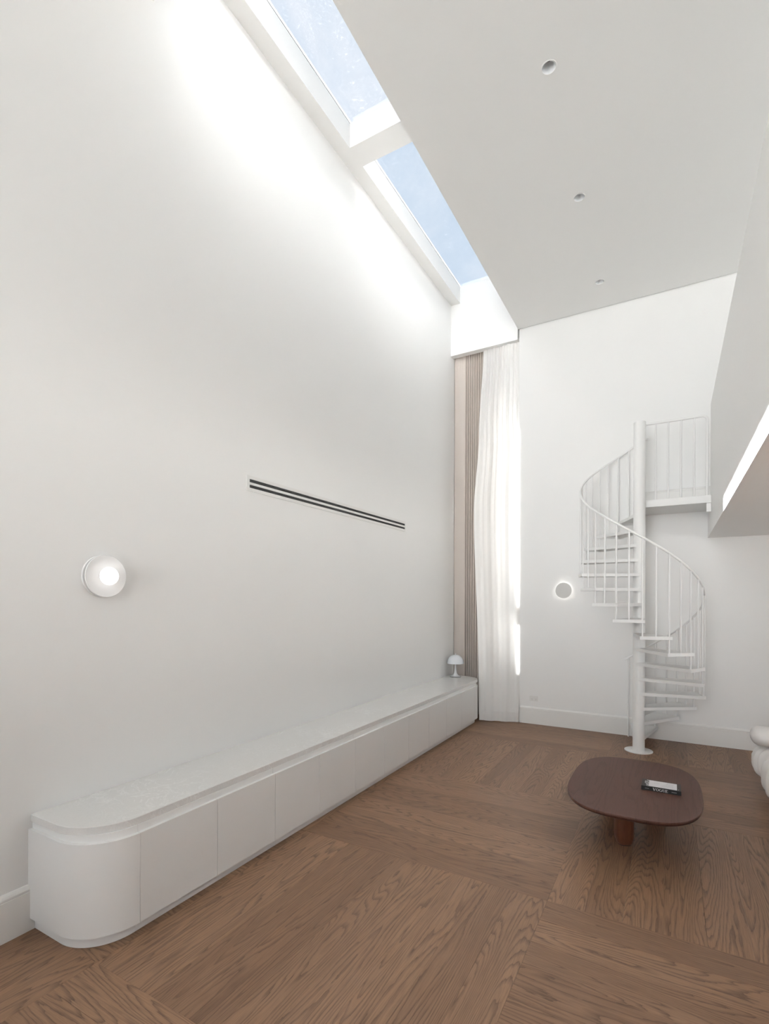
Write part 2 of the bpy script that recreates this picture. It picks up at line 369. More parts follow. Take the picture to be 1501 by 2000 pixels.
# unseen window behind the viewpoint, added as opening for the rear fill lamp
r = struct(bpy.data.objects.new('window_4', None), 'large window behind the viewpoint, added to let in fill light'); COL.objects.link(r); r.location = (wx0, YF-0.15, wz0)
f = MB(); Wd, Hd = wx1-wx0, wz1-wz0
f.box(0, 0.06, 0, 0.08, 0, Hd); f.box(Wd-0.06, Wd, 0, 0.08, 0, Hd)
for k in (1, 2): f.box(Wd*k/3-0.03, Wd*k/3+0.03, 0, 0.08, 0.06, Hd-0.06)
f.box(0.06, Wd-0.06, 0, 0.08, 0, 0.06); f.box(0.06, Wd-0.06, 0, 0.08, Hd-0.06, Hd)
f.build('window_frame', TRIM, r)
for k in range(3): MB().box(Wd*k/3+0.03, Wd*(k+1)/3-0.03, 0.035, 0.045, 0.06, Hd-0.06).build('glass_pane', CLEAR, r)
r = struct(bpy.data.objects.new('window_5', None), 'unseen mezzanine window, added to let in fill light'); COL.objects.link(r); r.location = (XR+0.05, my0, mz0)  # added opening for the upper fill lamp
f = MB(); f.box(0, 0.08, 0, 0.06, 0, 1.9); f.box(0, 0.08, 3.94, 4.0, 0, 1.9); f.box(0, 0.08, 1.97, 2.03, 0.06, 1.84); f.box(0, 0.08, 0.06, 3.94, 0, 0.06); f.box(0, 0.08, 0.06, 3.94, 1.84, 1.9)
f.build('window_frame', TRIM, r)
for k in range(2): MB().box(0.035, 0.045, 0.06+1.97*k, 1.97+1.97*k, 0.06, 1.84).build('glass_pane', CLEAR, r)
r = struct(bpy.data.objects.new('window_6', None), 'unseen glazed doors under the mezzanine, added to let in fill light'); COL.objects.link(r); r.location = (XR+0.05, 2.5, 0)  # added glazing in front of the lower fill lamp
f = MB(); HH = ZS
f.box(0, 0.08, 0, 3.0, 0.002, 0.06); f.box(0, 0.08, 0, 3.0, HH-0.06, HH)
for k in range(3): f.box(0, 0.08, max(0, 1.5*k-0.03), min(3.0, 1.5*k+0.03), 0.06, HH-0.06)
f.build('window_frame', TRIM, r)
for k in range(2): MB().box(0.035, 0.045, 1.5*k+0.03, 1.5*k+1.47, 0.06, HH-0.06).build('glass_pane', CLEAR, r)
MB().box(-30, 30, -34, 40, -0.30, -0.22).build('ground', GRND)['kind'] = 'structure'

# ------------------------------------------------------------------ mezzanine
mb = MB(); mb.box(XM, XR, YF, YB, ZS, ZMF)
struct(mb.build('trim_4', WALL), 'white mezzanine slab with a pale underside')
mb = MB(); mb.box(XM, XM+0.13, YF, 6.62, ZMF-0.002, ZM)
struct(mb.build('trim_5', WALL), 'solid white parapet of the mezzanine')

# ------------------------------------------------------------------ baseboards
PROF = [(0,0),(0.020,0),(0.020,0.197),(0.0165,0.1985),(0.0165,0.202),(0.019,0.204),(0.019,0.212),(0.014,0.222),(0.006,0.231),(0,0.233)]
def board_y(name, x, y0, y1, z0=0, sgn=1):
    mb = MB(); mb.stack([[(x+sgn*a, yy, z0+b) for a, b in PROF] for yy in (y0, y1)])
    return struct(mb.build(name, TRIM))
def board_x(name, y, x0, x1, z0=0):
    mb = MB(); mb.stack([[(xx, y-a, z0+b) for a, b in PROF] for xx in (x0, x1)])
    return struct(mb.build(name, TRIM))
board_y('baseboard_left', XL, YF, 1.372)
board_x('baseboard_back', YB, -1.835, XR)
board_x('baseboard_upper', YB, -0.30, XR, ZMF-0.02)
board_y('baseboard_right', XR, YF, 2.5, 0, -1)

# ------------------------------------------------------------------ floor: checkerboard of plank squares
PX0, PYY0, DX, DY = -2.33, 1.385, 1.7255, 1.555
fl = struct(MB().box(XL, XR, YF, 7.62, -0.2, -0.012).build('floor', SUBF), 'brown oak floor laid in squares of alternating planks')
rest = MB()
def plank(x0, x1, y0, y1, along_y, vis):
    X0, X1, Y0, Y1 = max(x0, XL), min(x1, XR), max(y0, YF), min(y1, 7.47)
    if X1-X0 < 0.004 or Y1-Y0 < 0.004: return
    g = 0.0003
    if vis:
        cx, cy = (x0+x1)/2, (y0+y1)/2; m = MB()
        if along_y: a = (X0-cx+g, X1-cx-g, Y0-cy+g, Y1-cy-g)
        else: a = (Y0-cy+g, Y1-cy-g, cx-X1+g, cx-X0-g)              # rotated +90 deg: local x -> world y, local y -> -world x
        dz = random.uniform(-0.0003, 0.0003)
        m.box(a[0], a[1], a[2], a[3], -0.012, dz)
        o = m.build('floor_plank', OAK, fl, bevel=0.0005, seg=1)
        o.location = (cx, cy, 0)
        if not along_y: o.rotation_euler = (0, 0, PI/2)
    else: rest.box(X0+g, X1-g, Y0+g, Y1-g, -0.012, 0)
for i in range(-1, 5):
    for j in range(-4, 4):
        x0, y0 = PX0+i*DX, PYY0+j*DY; ay = (i+j) % 2 == 0
        vis = (i <= 1 and j >= -1)
        if ay:
            for k in range(9): plank(x0+k*DX/9, x0+(k+1)*DX/9, y0, y0+DY, True, vis)
        else:
            for k in range(8): plank(x0, x0+DX, y0+k*DY/8, y0+(k+1)*DY/8, False, vis)
ro = rest.build('floor_planks_beyond_view', OAK, fl); ro['kind'] = 'stuff'

# ------------------------------------------------------------------ long cabinet run + worktop
XD, XT, XP, XS = -2.335, -2.361, -2.377, -2.357         # door face, top edge, plinth face, finger-pull strip face
def corner(xf, ye, rad, far, n=16):
    """footprint outline from wall to the front line round one rounded end; returns open polyline wall->front"""
    pts = [(XL, ye)]
    for k in range(n+1):
        a = PI/2*k/n
        pts.append((xf-rad+rad*math.sin(a), ye+rad-rad*math.cos(a)) if not far else (xf-rad+rad*math.sin(a), ye-rad+rad*math.cos(a)))
    return pts
ZT0, ZT1, ZD0, ZD1, ZP1 = 0.551, 0.588, 0.062, 0.515, 0.062
Y0C, Y1C = 1.350, 7.065
RDT = 0.272
def end_unit(far):
    RD = 0.260
    ye = 6.95 if far else Y0C; yc = (6.6203 if far else 1.6117); sg = -1 if far else 1
    t = thing('end_cabinet', 'rounded end unit of the low white cabinets, %s' % ('far one by the curtain' if far else 'near one with the broad curved front'), 'cabinet', (-2.6, (ye+yc)/2, 0))
    def put(name, mb, mat, sm=30, bev=0):
        o = mb.build(name, mat, t, smooth=sm, bevel=bev); o.location = (2.6, -(ye+yc)/2, 0); return o
    g = 0.0006*sg
    c = corner(XP, ye+sg*0.024, RD-0.029, far) + [(XP, yc), (XL, yc)]
    put('plinth', MB().prism(c, 0.0, ZD0-0.004), LACQ)
    c = corner(XD-0.022, ye+sg*0.022, RD-0.02, far) + [(XD-0.022, yc), (XL, yc)]
    put('carcass', MB().prism(c, ZD0-0.004, ZD1-0.012), LACQ)
    c = corner(XS, ye+sg*0.020, RD-0.02, far) + [(XS, yc-g), (XL, yc-g)]
    put('finger_pull', MB().prism(c, ZD1-0.012, ZT0), LACQ)
    # curved door skin
    outer = corner(XD, ye, RD, far); inner = corner(XD-0.0215, ye+sg*0.0215, RD-0.0215, far)
    outer.append((XD, yc-g)); inner.append((XD-0.0215, yc-g))
    loop = outer + inner[::-1]
    put('curved_door', MB().prism(loop, ZD0, ZD1), LACQ, 30)
end_unit(False)
ordn = ['next to the near rounded end', 'second from the near rounded end', 'third from the near rounded end', 'fourth from the near rounded end', 'next to the far rounded end by the curtain']
YU = [1.612+k*1.0016 for k in range(6)]
for k in range(5):
    a, b_ = YU[k], YU[k+1]; mid = (a+b_)/2
    t = thing('cabinet', 'white two-door cabinet unit, %s' % ordn[k], 'cabinet', (-2.6, mid, 0), 'two-door units of the long low cabinet run')
    def put(name, mb, mat, bev=0):
        o = mb.build(name, mat, t, bevel=bev); o.location = (2.6, -mid, 0); return o
    put('plinth', MB().box(XL+0.001, XP, a+.0003, b_-.0003, 0.0005, ZD0-0.004), LACQ)
    put('carcass', MB().box(XL+0.001, XD-0.022, a+.0003, b_-.0003, ZD0-0.004, ZD1-0.012), LACQ)
    put('finger_pull', MB().box(XL+0.001, XS, a+0.0012, b_-0.0012, ZD1-0.012, ZT0), LACQ)
    for q in (0, 1):
        y0, y1 = (a, mid) if q == 0 else (mid, b_)
        put('door', MB().box(XD-0.0215, XD, y0+0.0011, y1-0.0011, ZD0, ZD1), LACQ, 0.0006)
end_unit(True)
c = corner(XT, Y0C+0.010, RDT, False) + corner(XT, 7.03, RDT, True)[::-1]
tp = MB().prism(c, ZT0, ZT1).build('worktop', QUARTZ, bevel=0.0015, seg=1, smooth=30)
tag(tp, 'long pale grey stone worktop with white veins and rounded ends', 'worktop')

# ------------------------------------------------------------------ table lamp
lx, ly = -2.724, 6.885
t = thing('table_lamp', 'small white mushroom lamp at the far end of the worktop', 'lamp', (lx, ly, ZT1+0.0005))
MB().lathe([(0.079,0),(0.080,0.002),(0.080,0.005),(0.076,0.006)], n=48).build('base_ring', BLACK, t, smooth=30)
prof = [(0.076,0.005),(0.0785,0.009),(0.078,0.013),(0.06,0.017),(0.042,0.026),(0.028,0.042),(0.020,0.062),(0.014,0.095),(0.0105,0.135),(0.009,0.19),(0.009,0.26)]
MB().lathe(prof, n=48).build('stem', GLOSSW, t, smooth=50)
pr = []
for k in range(13):
    a = PI/2*k/12; pr.append((0.122*math.cos(a)**0.92 if k < 12 else 0.004, 0.196+0.125*math.sin(a)))
inn = [(max(0.003, r-0.003), z-0.003) for r, z in pr][::-1]
sh = MB().lathe(pr+inn+[pr[0]], n=56, cap0=False, cap1=False); sh.build('lamp_shade', OPAL, t, smooth=60)
MB().lathe([(0.006,0.318),(0.006,0.330),(0.008,0.332),(0.008,0.337),(0.004,0.341)], n=20).build('finial', GLOSSW, t, smooth=40)
MB().lathe([(0.005,0.200),(0.020,0.215),(0.026,0.240),(0.018,0.265),(0.009,0.27)], n=24).build('bulb', FROST, t, smooth=60)
MB().tube([(-0.072,0.03,0.008),(-0.085,0.055,0.004),(-0.095,0.09,0.004),(-0.09,0.13,0.004)], 0.003, 8).build('power_cord', GLOSSW, t, smooth=60)

# ------------------------------------------------------------------ wall vent (linear slot diffuser)
y0, y1, z0, z1 = 2.872, 5.553, 2.549, 2.670
t = thing('air_vent', 'long narrow white slot vent with two dark slots on left wall', 'vent', (XL, (y0+y1)/2, (z0+z1)/2))
def put(name, mb, mat, sm=None, bev=0):
    o = mb.build(name, mat, t, smooth=sm, bevel=bev); o.location = (-XL, -(y0+y1)/2, -(z0+z1)/2); return o
S = [(2.575, 2.5985), (2.6185, 2.643)]
x0, x1 = XL, XL+0.007; f = MB()
f.box(x0, x1, y0, y1, z0, S[0][0]); f.box(x0, x1, y0, y1, S[0][1], S[1][0]); f.box(x0, x1, y0, y1, S[1][1], z1)
f.box(x0, x1, y0, y0+0.027, S[0][0], S[0][1]); f.box(x0, x1, y1-0.012, y1, S[0][0], S[0][1])
f.box(x0, x1, y0, y0+0.027, S[1][0], S[1][1]); f.box(x0, x1, y1-0.012, y1, S[1][0], S[1][1])
put('frame', f, TRIM)
for s0, s1 in S:
    put('slot', MB().box(x0, x0+0.0012, y0+0.027, y1-0.012, s0, s1), DARK)  # dark sheet on the wall, painted for the shade within the slot
    put('vane', MB().box(x0+0.0012, x0+0.005, y0+0.027, y1-0.012, (s0+s1)/2-0.0012, (s0+s1)/2+0.0012), BLACK)

# ------------------------------------------------------------------ wall lights
t = thing('wall_lamp', 'round frosted glass wall light with glowing globe on left wall', 'wall light', (XL, 1.732, 1.832), 'wall lights')
del t['group']
MB().lathe([(0.119,0.0),(0.121,0.003),(0.121,0.013),(0.118,0.015),(0.04,0.016)], axis='X', n=64).build('back_plate', FROST, t, smooth=30)
dd = 0.040
m, tt, bb = principled('frosted_rim', (0.86, 0.85, 0.84), 0.3); RIM = m
MB().lathe([(0.030,dd-0.012),(0.120,dd-0.003),(0.123,dd),(0.120,dd+0.003),(0.080,dd-0.003),(0.030,dd-0.008)], axis='X', n=64).build('glass_disc', RIM, t, smooth=40)
MB().lathe([(0.036,0.014),(0.036,dd+0.002),(0.034,dd+0.004)], axis='X', n=32).build('collar', GREY, t, smooth=30)
ball = []
for k in range(1, 20):
    a = -PI/2+PI*k/20; ball.append((0.052*math.cos(a), dd+0.030+0.040*math.sin(a)))
MB().lathe(ball, axis='X', n=48).build('globe', BULB, t, smooth=80)
t = thing('wall_lamp', 'flat round backlit wall light on back wall beside the stair', 'wall light', (-1.252, YB, 1.836))
MB().lathe([(0.103,-0.040),(0.104,-0.039),(0.104,-0.034),(0.102,-0.033)], axis='Y', n=64).build('disc', paint('disc_paint', (0.62, 0.61, 0.59), 0.5), t, smooth=30)
MB().lathe([(0.092,-0.033),(0.095,-0.022),(0.092,-0.014)], axis='Y', n=64, cap0=False, cap1=False).build('led_ring', HALO, t, smooth=60)
MB().lathe([(0.05,-0.034),(0.05,0.0)], axis='Y', n=32).build('mount', TRIM, t, smooth=30)

# ------------------------------------------------------------------ power outlet
t = thing('power_outlet', 'white double power outlet low on the back wall beside the curtain', 'outlet', (-1.642, YB, 0.350))
MB().box(-0.060, 0.060, -0.009, 0, -0.037, 0.037).build('plate', TRIM, t, bevel=0.002)
for sx in (-0.026, 0.026):
    so = MB()
    for (px, pz, an) in ((-0.007, -0.006, 0.5), (0.007, -0.006, -0.5), (0, -0.022, 0)):
        c_, s_ = math.cos(an), math.sin(an); q = [(-0.001, -0.004), (0.001, -0.004), (0.001, 0.004), (-0.001, 0.004)]
        pts = [(sx+px+a*c_-b*s_, pz+a*s_+b*c_) for a, b in q]
        so.stack([[(p[0], -0.0088, p[1]) for p in pts], [(p[0], -0.0094, p[1]) for p in pts]])
    so.build('socket_slots', DARK, t)
    MB().box(sx-0.006, sx+0.006, -0.0115, -0.009, 0.012, 0.026).build('switch', TRIM, t, bevel=0.001)

# ------------------------------------------------------------------ downlights
dn = ['nearest the viewpoint', 'middle of the visible row', 'farthest, close to the back wall']
def downlight(x, y, label):
    t = thing('downlight', label, 'downlight', (x, y, ZC), 'recessed downlights in the ceiling')
    MB().lathe([(0.056,0.0),(0.0555,-0.0022),(0.050,-0.003),(0.0465,-0.0015),(0.0465,0.004),(0.050,0.006)], n=48, cap0=False, cap1=False).build('trim_ring', CEIL, t, smooth=40)
    MB().lathe([(0.0465,0.003),(0.036,0.030),(0.021,0.062)], n=48, cap0=False, cap1=False).build('reflector', GLOSSW, t, smooth=40)
    MB().lathe([(0.021,0.062),(0.021,0.085)], n=32, cap0=False, cap1=True).build('aperture', DARK, t, smooth=40)
    MB().lathe([(0.0125,0.0705),(0.0125,0.080)], n=24).build('lens', FROST, t, smooth=40)
for k, l in enumerate(('round recessed white downlight, nearest the viewpoint', 'round recessed white downlight, middle of the visible row', 'round recessed white downlight, closest to the back wall')):
    downlight(DL[k][0], DL[k][1], l)

# ------------------------------------------------------------------ spiral stair
CX, CY, RH_, HA, HB = -0.317, 6.398, 0.626, 1.740, 0.4133
RIS, NT, A1, DA = 0.1675, 16, 87.4, 22.9
t = thing('spiral_staircase', 'white steel spiral staircase with thin balusters against back wall', 'staircase', (CX, CY, 0))
def hz(deg): return HA - HB*math.radians(deg)
def hp(deg, R=RH_): a = math.radians(deg); return (R*math.cos(a), R*math.sin(a))
MB().lathe([(0.146,0.0003),(0.146,0.008),(0.143,0.010)], n=64).build('base_plate', STEEL, t, smooth=30)
MB().lathe([(0.0625,0.010),(0.0625,3.722),(0.0605,3.726)], n=48).build('centre_pole', STEEL, t, smooth=30)
RT, HWD, TK = 0.648, 0.0622, 0.034
def tread_mesh():
    """pan tread pointing along +X, top at z=0"""
    m = MB(); a = math.radians(13.5)
    c0, c1 = (RT*math.cos(a), RT*math.sin(a)), (RT*math.cos(a), -RT*math.sin(a))
    n = 5; back = []
    o = [(0.0, HWD), c0, c1, (0.0, -HWD)]
    k = 0.004
    m.prism(o, -k, 0)                                                   # plate
    for i, j in ((0, 1), (1, 2), (2, 3)):
        p, q = Vector(o[i]), Vector(o[j]); d = (q-p).normalized(); nrm = Vector((d.y, -d.x)) * (1 if True else -1)
        cen = Vector((0.3, 0)); 
        if (cen-(p+q)/2).dot(nrm) < 0: nrm = -nrm
        m.prism([p, q, q+nrm*k, p+nrm*k], -TK, -k)
    return m
tm = tread_mesh().build('tread', STEELR, t)
for i in range(1, NT+1):
    ang = A1-(i-1)*DA
    o = tm if i == 1 else tm.copy()
    if i > 1: COL.objects.link(o); o.parent = t
    o.location = (0, 0, i*RIS); o.rotation_euler = (0, 0, math.radians(ang))
bal = {}
def baluster(x, y, z0, z1, r=0.0085):
    MB().tube([(x, y, z0), (x, y, z1)], r, 8).build('baluster', STEEL, t, smooth=60)
x, y = hp(103.5); baluster(x, y, 0.001, hz(103.5)); 
for i in range(1, NT+1):
    c0 = A1-(i-1)*DA
    for d in (0, -11.45):
        a = c0+d
        if a < -266: continue
        x, y = hp(a, RH_); baluster(x, y, i*RIS-0.003, hz(a))
pts = []
n = 260
for k in range(n+1):
    a = 107.5-(107.5+272.0)*k/n; x, y = hp(a); pts.append((x, y, hz(a)))
pts.append((0.052, YB-0.02-CY, hz(-273)+0.006)); pts.append((0.052, YB-0.004-CY, hz(-273)+0.007))
MB().tube(pts, 0.0125, 12).build('handrail', STEEL, t, smooth=60)
MB().lathe([(0.030,0.0),(0.030,-0.005),(0.026,-0.007)], c=(0.052, YB-CY, hz(-273)+0.007), axis='Y', n=28).build('wall_flange', STEEL, t, smooth=40)
# landing
YL0 = 6.455-CY
lx1 = XM-CX
MB().box(-0.045, lx1-0.001, YL0, YB-0.001-CY, ZMF-0.084, ZMF-0.002).build('landing', STEELR, t, bevel=0.002, seg=1)
MB().box(lx1-0.045, lx1-0.001, YL0+0.01, YL0+0.05, ZMF-0.18, ZMF-0.084).build('bracket', STEEL, t, bevel=0.004)
yl = 6.472-CY
rp_ = [(0.05, yl, 3.706), (0.10, yl, 3.712)]
for k in range(9): rp_.append((0.12+k*0.055, yl, 3.714))
xr_ = 0.335-CX
rp_ = [(0.055, yl, 3.714), (0.2, yl, 3.714), (0.4, yl, 3.714), (xr_-0.05, yl, 3.714)]
for k in range(1, 9):
    a = PI/2*k/8; rp_.append((xr_-0.05+0.05*math.sin(a), yl, 3.664+0.05*math.cos(a)))
rp_.append((xr_, yl, 3.3)); rp_.append((xr_, yl, ZMF-0.002))
MB().tube(rp_, 0.0145, 12).build('landing_rail', STEEL, t, smooth=60)
for bx in (-0.156, -0.034, 0.090, 0.215): baluster(bx-CX, yl, ZMF-0.004, 3.714, 0.009)

# ------------------------------------------------------------------ coffee table
TX, TY, TZ = -0.236, 4.137, 0.350
t = thing('coffee_table', 'low dark brown wooden coffee table with softly squared top', 'coffee table', (TX, TY, 0))
def sup(a, b, n=96, e=3.0, cx=0, cy=0):
    o = []
    for i in range(n):
        q = 2*PI*i/n; c_, s_ = math.cos(q), math.sin(q)
        o.append((cx+a*math.copysign(abs(c_)**(2/e), c_), cy+b*math.copysign(abs(s_)**(2/e), s_)))
    return o
A, B = 0.430, 0.652
rings = []
for s_, z in ((-0.045, -0.036), (-0.028, -0.034), (-0.008, -0.024), (-0.001, -0.014), (0, -0.008), (-0.0012, -0.003), (-0.004, 0)):
    rings.append([(p[0], p[1], TZ+z) for p in sup(A+s_, B+s_)])
MB().stack(rings).build('tabletop', WALNUT, t, smooth=35)
for k, (px, py, rz) in enumerate(((-0.050, -0.215, 0.35), (0.13, 0.27, 2.4), (-0.19, 0.30, 4.4))):
    rings = []
    for s_, z in ((0.80, 0.004), (0.92, 0.02), (1.0, 0.06), (1.04, TZ-0.034)):
        rings.append([(p[0]*s_, p[1]*s_, z) for p in sup(0.058, 0.074, 40, 3.2)])
    o = MB().stack(rings).build('leg', LEGW, t, smooth=40); o.location = (px, py, 0); o.rotation_euler = (0, 0, rz)
    o = MB().prism(sup(0.046, 0.060, 32, 3), 0.0003, 0.005).build('foot_pad', BLACK, t, smooth=30); o.location = (px, py, 0); o.rotation_euler = (0, 0, rz)

# ------------------------------------------------------------------ book on the table
bw, bd, bh = 0.247, 0.158, 0.029
t = thing('book', 'thick black book with white picture cover lying on the coffee table', 'book', (-0.059, 4.130, TZ+0.0005))
t.rotation_euler = (0, 0, math.radians(0.0))
INK = paint('black_cover', (0.006, 0.006, 0.006), 0.55, 0.0, 300, 0.0)
PAGE = paint('page_block', (0.62, 0.60, 0.56), 0.8)
WH = paint('white_print', (0.72, 0.71, 0.73), 0.4, 0.0)
PG = paint('grey_print', (0.38, 0.37, 0.41), 0.4, 0.0)
MB().box(-bw/2+0.003, bw/2-0.003, -bd/2+0.003, bd/2-0.004, 0.003, bh-0.003).build('page_block', PAGE, t)
cv = MB(); cv.box(-bw/2, bw/2, -bd/2, bd/2, 0, 0.003); cv.box(-bw/2, bw/2, -bd/2, bd/2, bh-0.003, bh); cv.box(-bw/2, bw/2, -bd/2, -bd/2+0.003, 0.003, bh-0.003)
cv.build('cover', INK, t)
zt = bh+0.0003
p = MB(); p.box(-0.077, 0.098, -bd/2+0.012, bd/2-0.012, bh-0.0002, zt); p.build('cover_picture', WH, t)
def stroke(mb, pts, wd, plane='top', h=0.0002, base=None):
    for a, b in zip(pts[:-1], pts[1:]):
        a, b = Vector(a), Vector(b); d = (b-a).normalized(); nrm = Vector((-d.y, d.x))*wd/2
        q = [a-nrm-d*wd*.3, b-nrm+d*wd*.3, b+nrm+d*wd*.3, a+nrm-d*wd*.3]
        if plane == 'top': mb.stack([[(v.x, v.y, base) for v in q], [(v.x, v.y, base+h) for v in q]])
        else: mb.stack([[(v.x, base, v.y) for v in q], [(v.x, base-h, v.y) for v in q]])
g = MB()   # soft drawing lines inside the picture
for k in range(7):
    yy = -0.045+k*0.014; xs = 0.098-0.002
    stroke(g, [(xs-0.10+0.008*k, yy+0.012), (xs-0.06, yy+0.004*math.sin(k*2)), (xs-0.02, yy-0.004+0.003*(k % 3))], 0.0013, 'top', 0.0002, zt)
stroke(g, [(-0.045, 0.012), (-0.03, 0.015), (-0.022, 0.012), (-0.012, 0.016)], 0.003, 'top', 0.0002, zt)
g.build('cover_drawing', PG, t)['kind'] = 'stuff'
g = MB()   # title lettering turned along the cover's left edge, white on the black margin
zz = bh+0.0001
Lx0, Lx1 = -0.103, -0.077
stroke(g, [(Lx1, 0.060), (Lx0+0.012, 0.066), (Lx0+0.016, 0.058), (Lx1, 0.055)], 0.0035, 'top', 0.0003, zz)
stroke(g, [(Lx1, 0.034), (Lx0+0.004, 0.040), (Lx0, 0.022), (Lx1-0.006, 0.018)], 0.0035, 'top', 0.0003, zz)
stroke(g, [(Lx0+0.004, 0.010), (Lx0, 0.0), (Lx0+0.008, -0.010), (Lx1, -0.004), (Lx1-0.006, 0.012), (Lx0+0.006, 0.014)], 0.0035, 'top', 0.0003, zz)
stroke(g, [(Lx0+0.006, -0.020), (Lx1, -0.030), (Lx0+0.010, -0.040), (Lx1, -0.050)], 0.0035, 'top', 0.0003, zz)
stroke(g, [(Lx0+0.012, -0.062), (Lx1, -0.064)], 0.005, 'top', 0.0003, zz)
stroke(g, [(0.108, -0.062), (0.108, -0.046)], 0.002, 'top', 0.0003, zz)
g.build('cover_lettering', WH, t)['kind'] = 'stuff'
# spine lettering: VOGUE, high-contrast serif capitals
sp = MB(); ys = -bd/2-0.0001; H = 0.0165; zb = (bh-H)/2; TW, TN = 0.0042, 0.0012
def S_(pts, wd): stroke(sp, pts, wd, 'spine', 0.0003, ys)
def ring(cx, cz, a, b, a0, a1, thick):
    n = 14; P = []
    for k in range(n): 
        q0 = a0+(a1-a0)*k/n; q1 = a0+(a1-a0)*(k+1)/n; qm = (q0+q1)/2
        S_([(cx+a*math.cos(q0), cz+b*math.sin(q0)), (cx+a*math.cos(q1), cz+b*math.sin(q1))], TN+(thick-TN)*abs(math.cos(qm))**1.5)
x = -0.050
S_([(x+0.002, zb+H), (x+0.0085, zb)], TW); S_([(x+0.0155, zb+H), (x+0.0090, zb)], TN); S_([(x-0.001, zb+H), (x+0.006, zb+H)], TN); S_([(x+0.012, zb+H), (x+0.018, zb+H)], TN)
x += 0.0195; ring(x+0.0085, zb+H/2, 0.0072, H/2, 0, 2*PI, TW*0.85)
x += 0.0195; ring(x+0.0085, zb+H/2, 0.0072, H/2, 0.9, 2*PI-0.5, TW*0.85); S_([(x+0.0150, zb+0.001), (x+0.0150, zb+H*0.45)], TW*0.8); S_([(x+0.0110, zb+H*0.45), (x+0.018, zb+H*0.45)], TN)
x += 0.0205; S_([(x+0.003, zb+H), (x+0.003, zb+0.005)], TW); S_([(x+0.0135, zb+H), (x+0.0135, zb+0.005)], TN); ring(x+0.0082, zb+0.0055, 0.0053, 0.0055, PI, 2*PI, TW*0.4); S_([(x, zb+H), (x+0.006, zb+H)], TN); S_([(x+0.011, zb+H), (x+0.016, zb+H)], TN)
x += 0.0185; S_([(x+0.003, zb+H), (x+0.003, zb)], TW); S_([(x, zb+H), (x+0.013, zb+H)], TN); S_([(x, zb), (x+0.0135, zb)], TN); S_([(x+0.004, zb+H/2), (x+0.010, zb+H/2)], TN); S_([(x+0.013, zb+H), (x+0.013, zb+H-0.004)], TN); S_([(x+0.0135, zb), (x+0.0135, zb+0.0045)], TN)
for xx0, nn, st_ in ((-0.099, 9, 0.0028), (0.066, 12, 0.0026)):
    for k in range(nn): S_([(xx0+k*st_, zb+0.006), (xx0+k*st_+0.0005*(k % 2), zb+0.0093)], 0.0009)
sp.build('spine_lettering', WH, t)['kind'] = 'stuff'

# ------------------------------------------------------------------ curtains
def curtain(name, edge_l, edge_r, yfun, z0, z1, nx, nz, mat, parent, th=0.0):
    R = []
    for j in range(nz+1):
        z = z0+(z1-z0)*j/nz; a, b = edge_l(z), edge_r(z); row = []
        for i in range(nx+1):
            s_ = i/nx; row.append((a+(b-a)*(max(0, s_-0.03)/0.97 if name != 'plain' else s_), yfun(s_, z), z))
        R.append(row)
    m = MB(); m.stack(R, False, False, closed=False)
    return m.build(name, mat, parent, smooth=75)
ZCT = 5.40
def lerp_tab(tab):
    def f(z):
        for (z0, v0), (z1, v1) in zip(tab[:-1], tab[1:]):
            if z <= z1:
                k = max(0, (z-z0)/(z1-z0)); k = k*k*(3-2*k); return v0+(v1-v0)*k
        return tab[-1][1]
    return f
t = thing('sheer_curtain', 'floor length white sheer curtain with soft folds beside the wall', 'curtain', (-2.15, 7.1, 0))
elx = lerp_tab([(0.0, -2.352), (0.62, -2.400), (3.0, -2.494), (4.1, -2.44), (5.4, -2.395)])
ely = lerp_tab([(0.0, 6.835), (0.62, 6.945), (3.0, 7.0), (4.1, 7.05), (5.4, 7.11)])
erx = lerp_tab([(0.0, -1.838), (0.5, -1.842), (3.9, -1.846), (4.3, -1.866), (5.4, -1.872)])
ery = lerp_tab([(0.0, 6.985), (0.45, 7.062), (4.3, 7.064), (5.4, 7.11)])
def ysheer(s_, z):
    k = min(1, max(0, z/5.4)); env = min(1, s_*7, (1-s_)*12)
    fold = 0.011*math.sin(s_*2*PI*2.6+0.4*math.sin(z*0.8)) + (0.0015+0.007*k**2)*math.sin(s_*2*PI*8+0.5*math.sin(z*0.5)) - 0.012
    fold += 0.003*k**3*math.sin(s_*2*PI*21)
    base = ely(z)+(ery(z)-ely(z))*s_ + env*fold
    return base + (7.145-base)*(1-s_/0.03) if s_ < 0.03 else base     # left edge turns back to the drape
o = curtain('curtain_panel', elx, erx, ysheer, 0.145, ZCT, 220, 60, SHEER, t); o.location = (2.15, -7.1, 0)
o = curtain('hem', elx, erx, lambda s_, z: ysheer(s_, 0.145)+(z-0.145)*(ely(0.3)-ely(0.0))*(1-s_)*0.6-0.001, 0.012, 0.145, 220, 3, SHEER, t); o.location = (2.15, -7.1, 0)
t = thing('drape', 'pleated beige drape drawn to the left wall corner behind the lamp', 'curtain', (-2.65, 7.15, 0))
def xdrape(s_, z): return -2.866+0.004*min(1, s_/0.05) + max(0, s_-0.05)/0.95*0.76
def ydrape(s_, z):
    if s_ < 0.05: return 7.455-(7.455-7.165)*(s_/0.05)                 # returns to the window along the wall
    q = (s_-0.05)/0.95; top = max(0, (z-5.25)/0.15)
    if q < 0.22: f_ = 0.010*math.sin(q/0.22*PI)
    elif q < 0.58: f_ = 0.020*math.cos((q-0.22)/0.045*2*PI)-0.020
    else: f_ = -0.02+0.012*math.sin((q-0.58)/0.42*PI)
    return 7.165-f_*(1-0.3*top) + 0.003*math.sin(z*2+q*20) + 0.005*math.sin(q*2*PI*24)*top
Rr = []
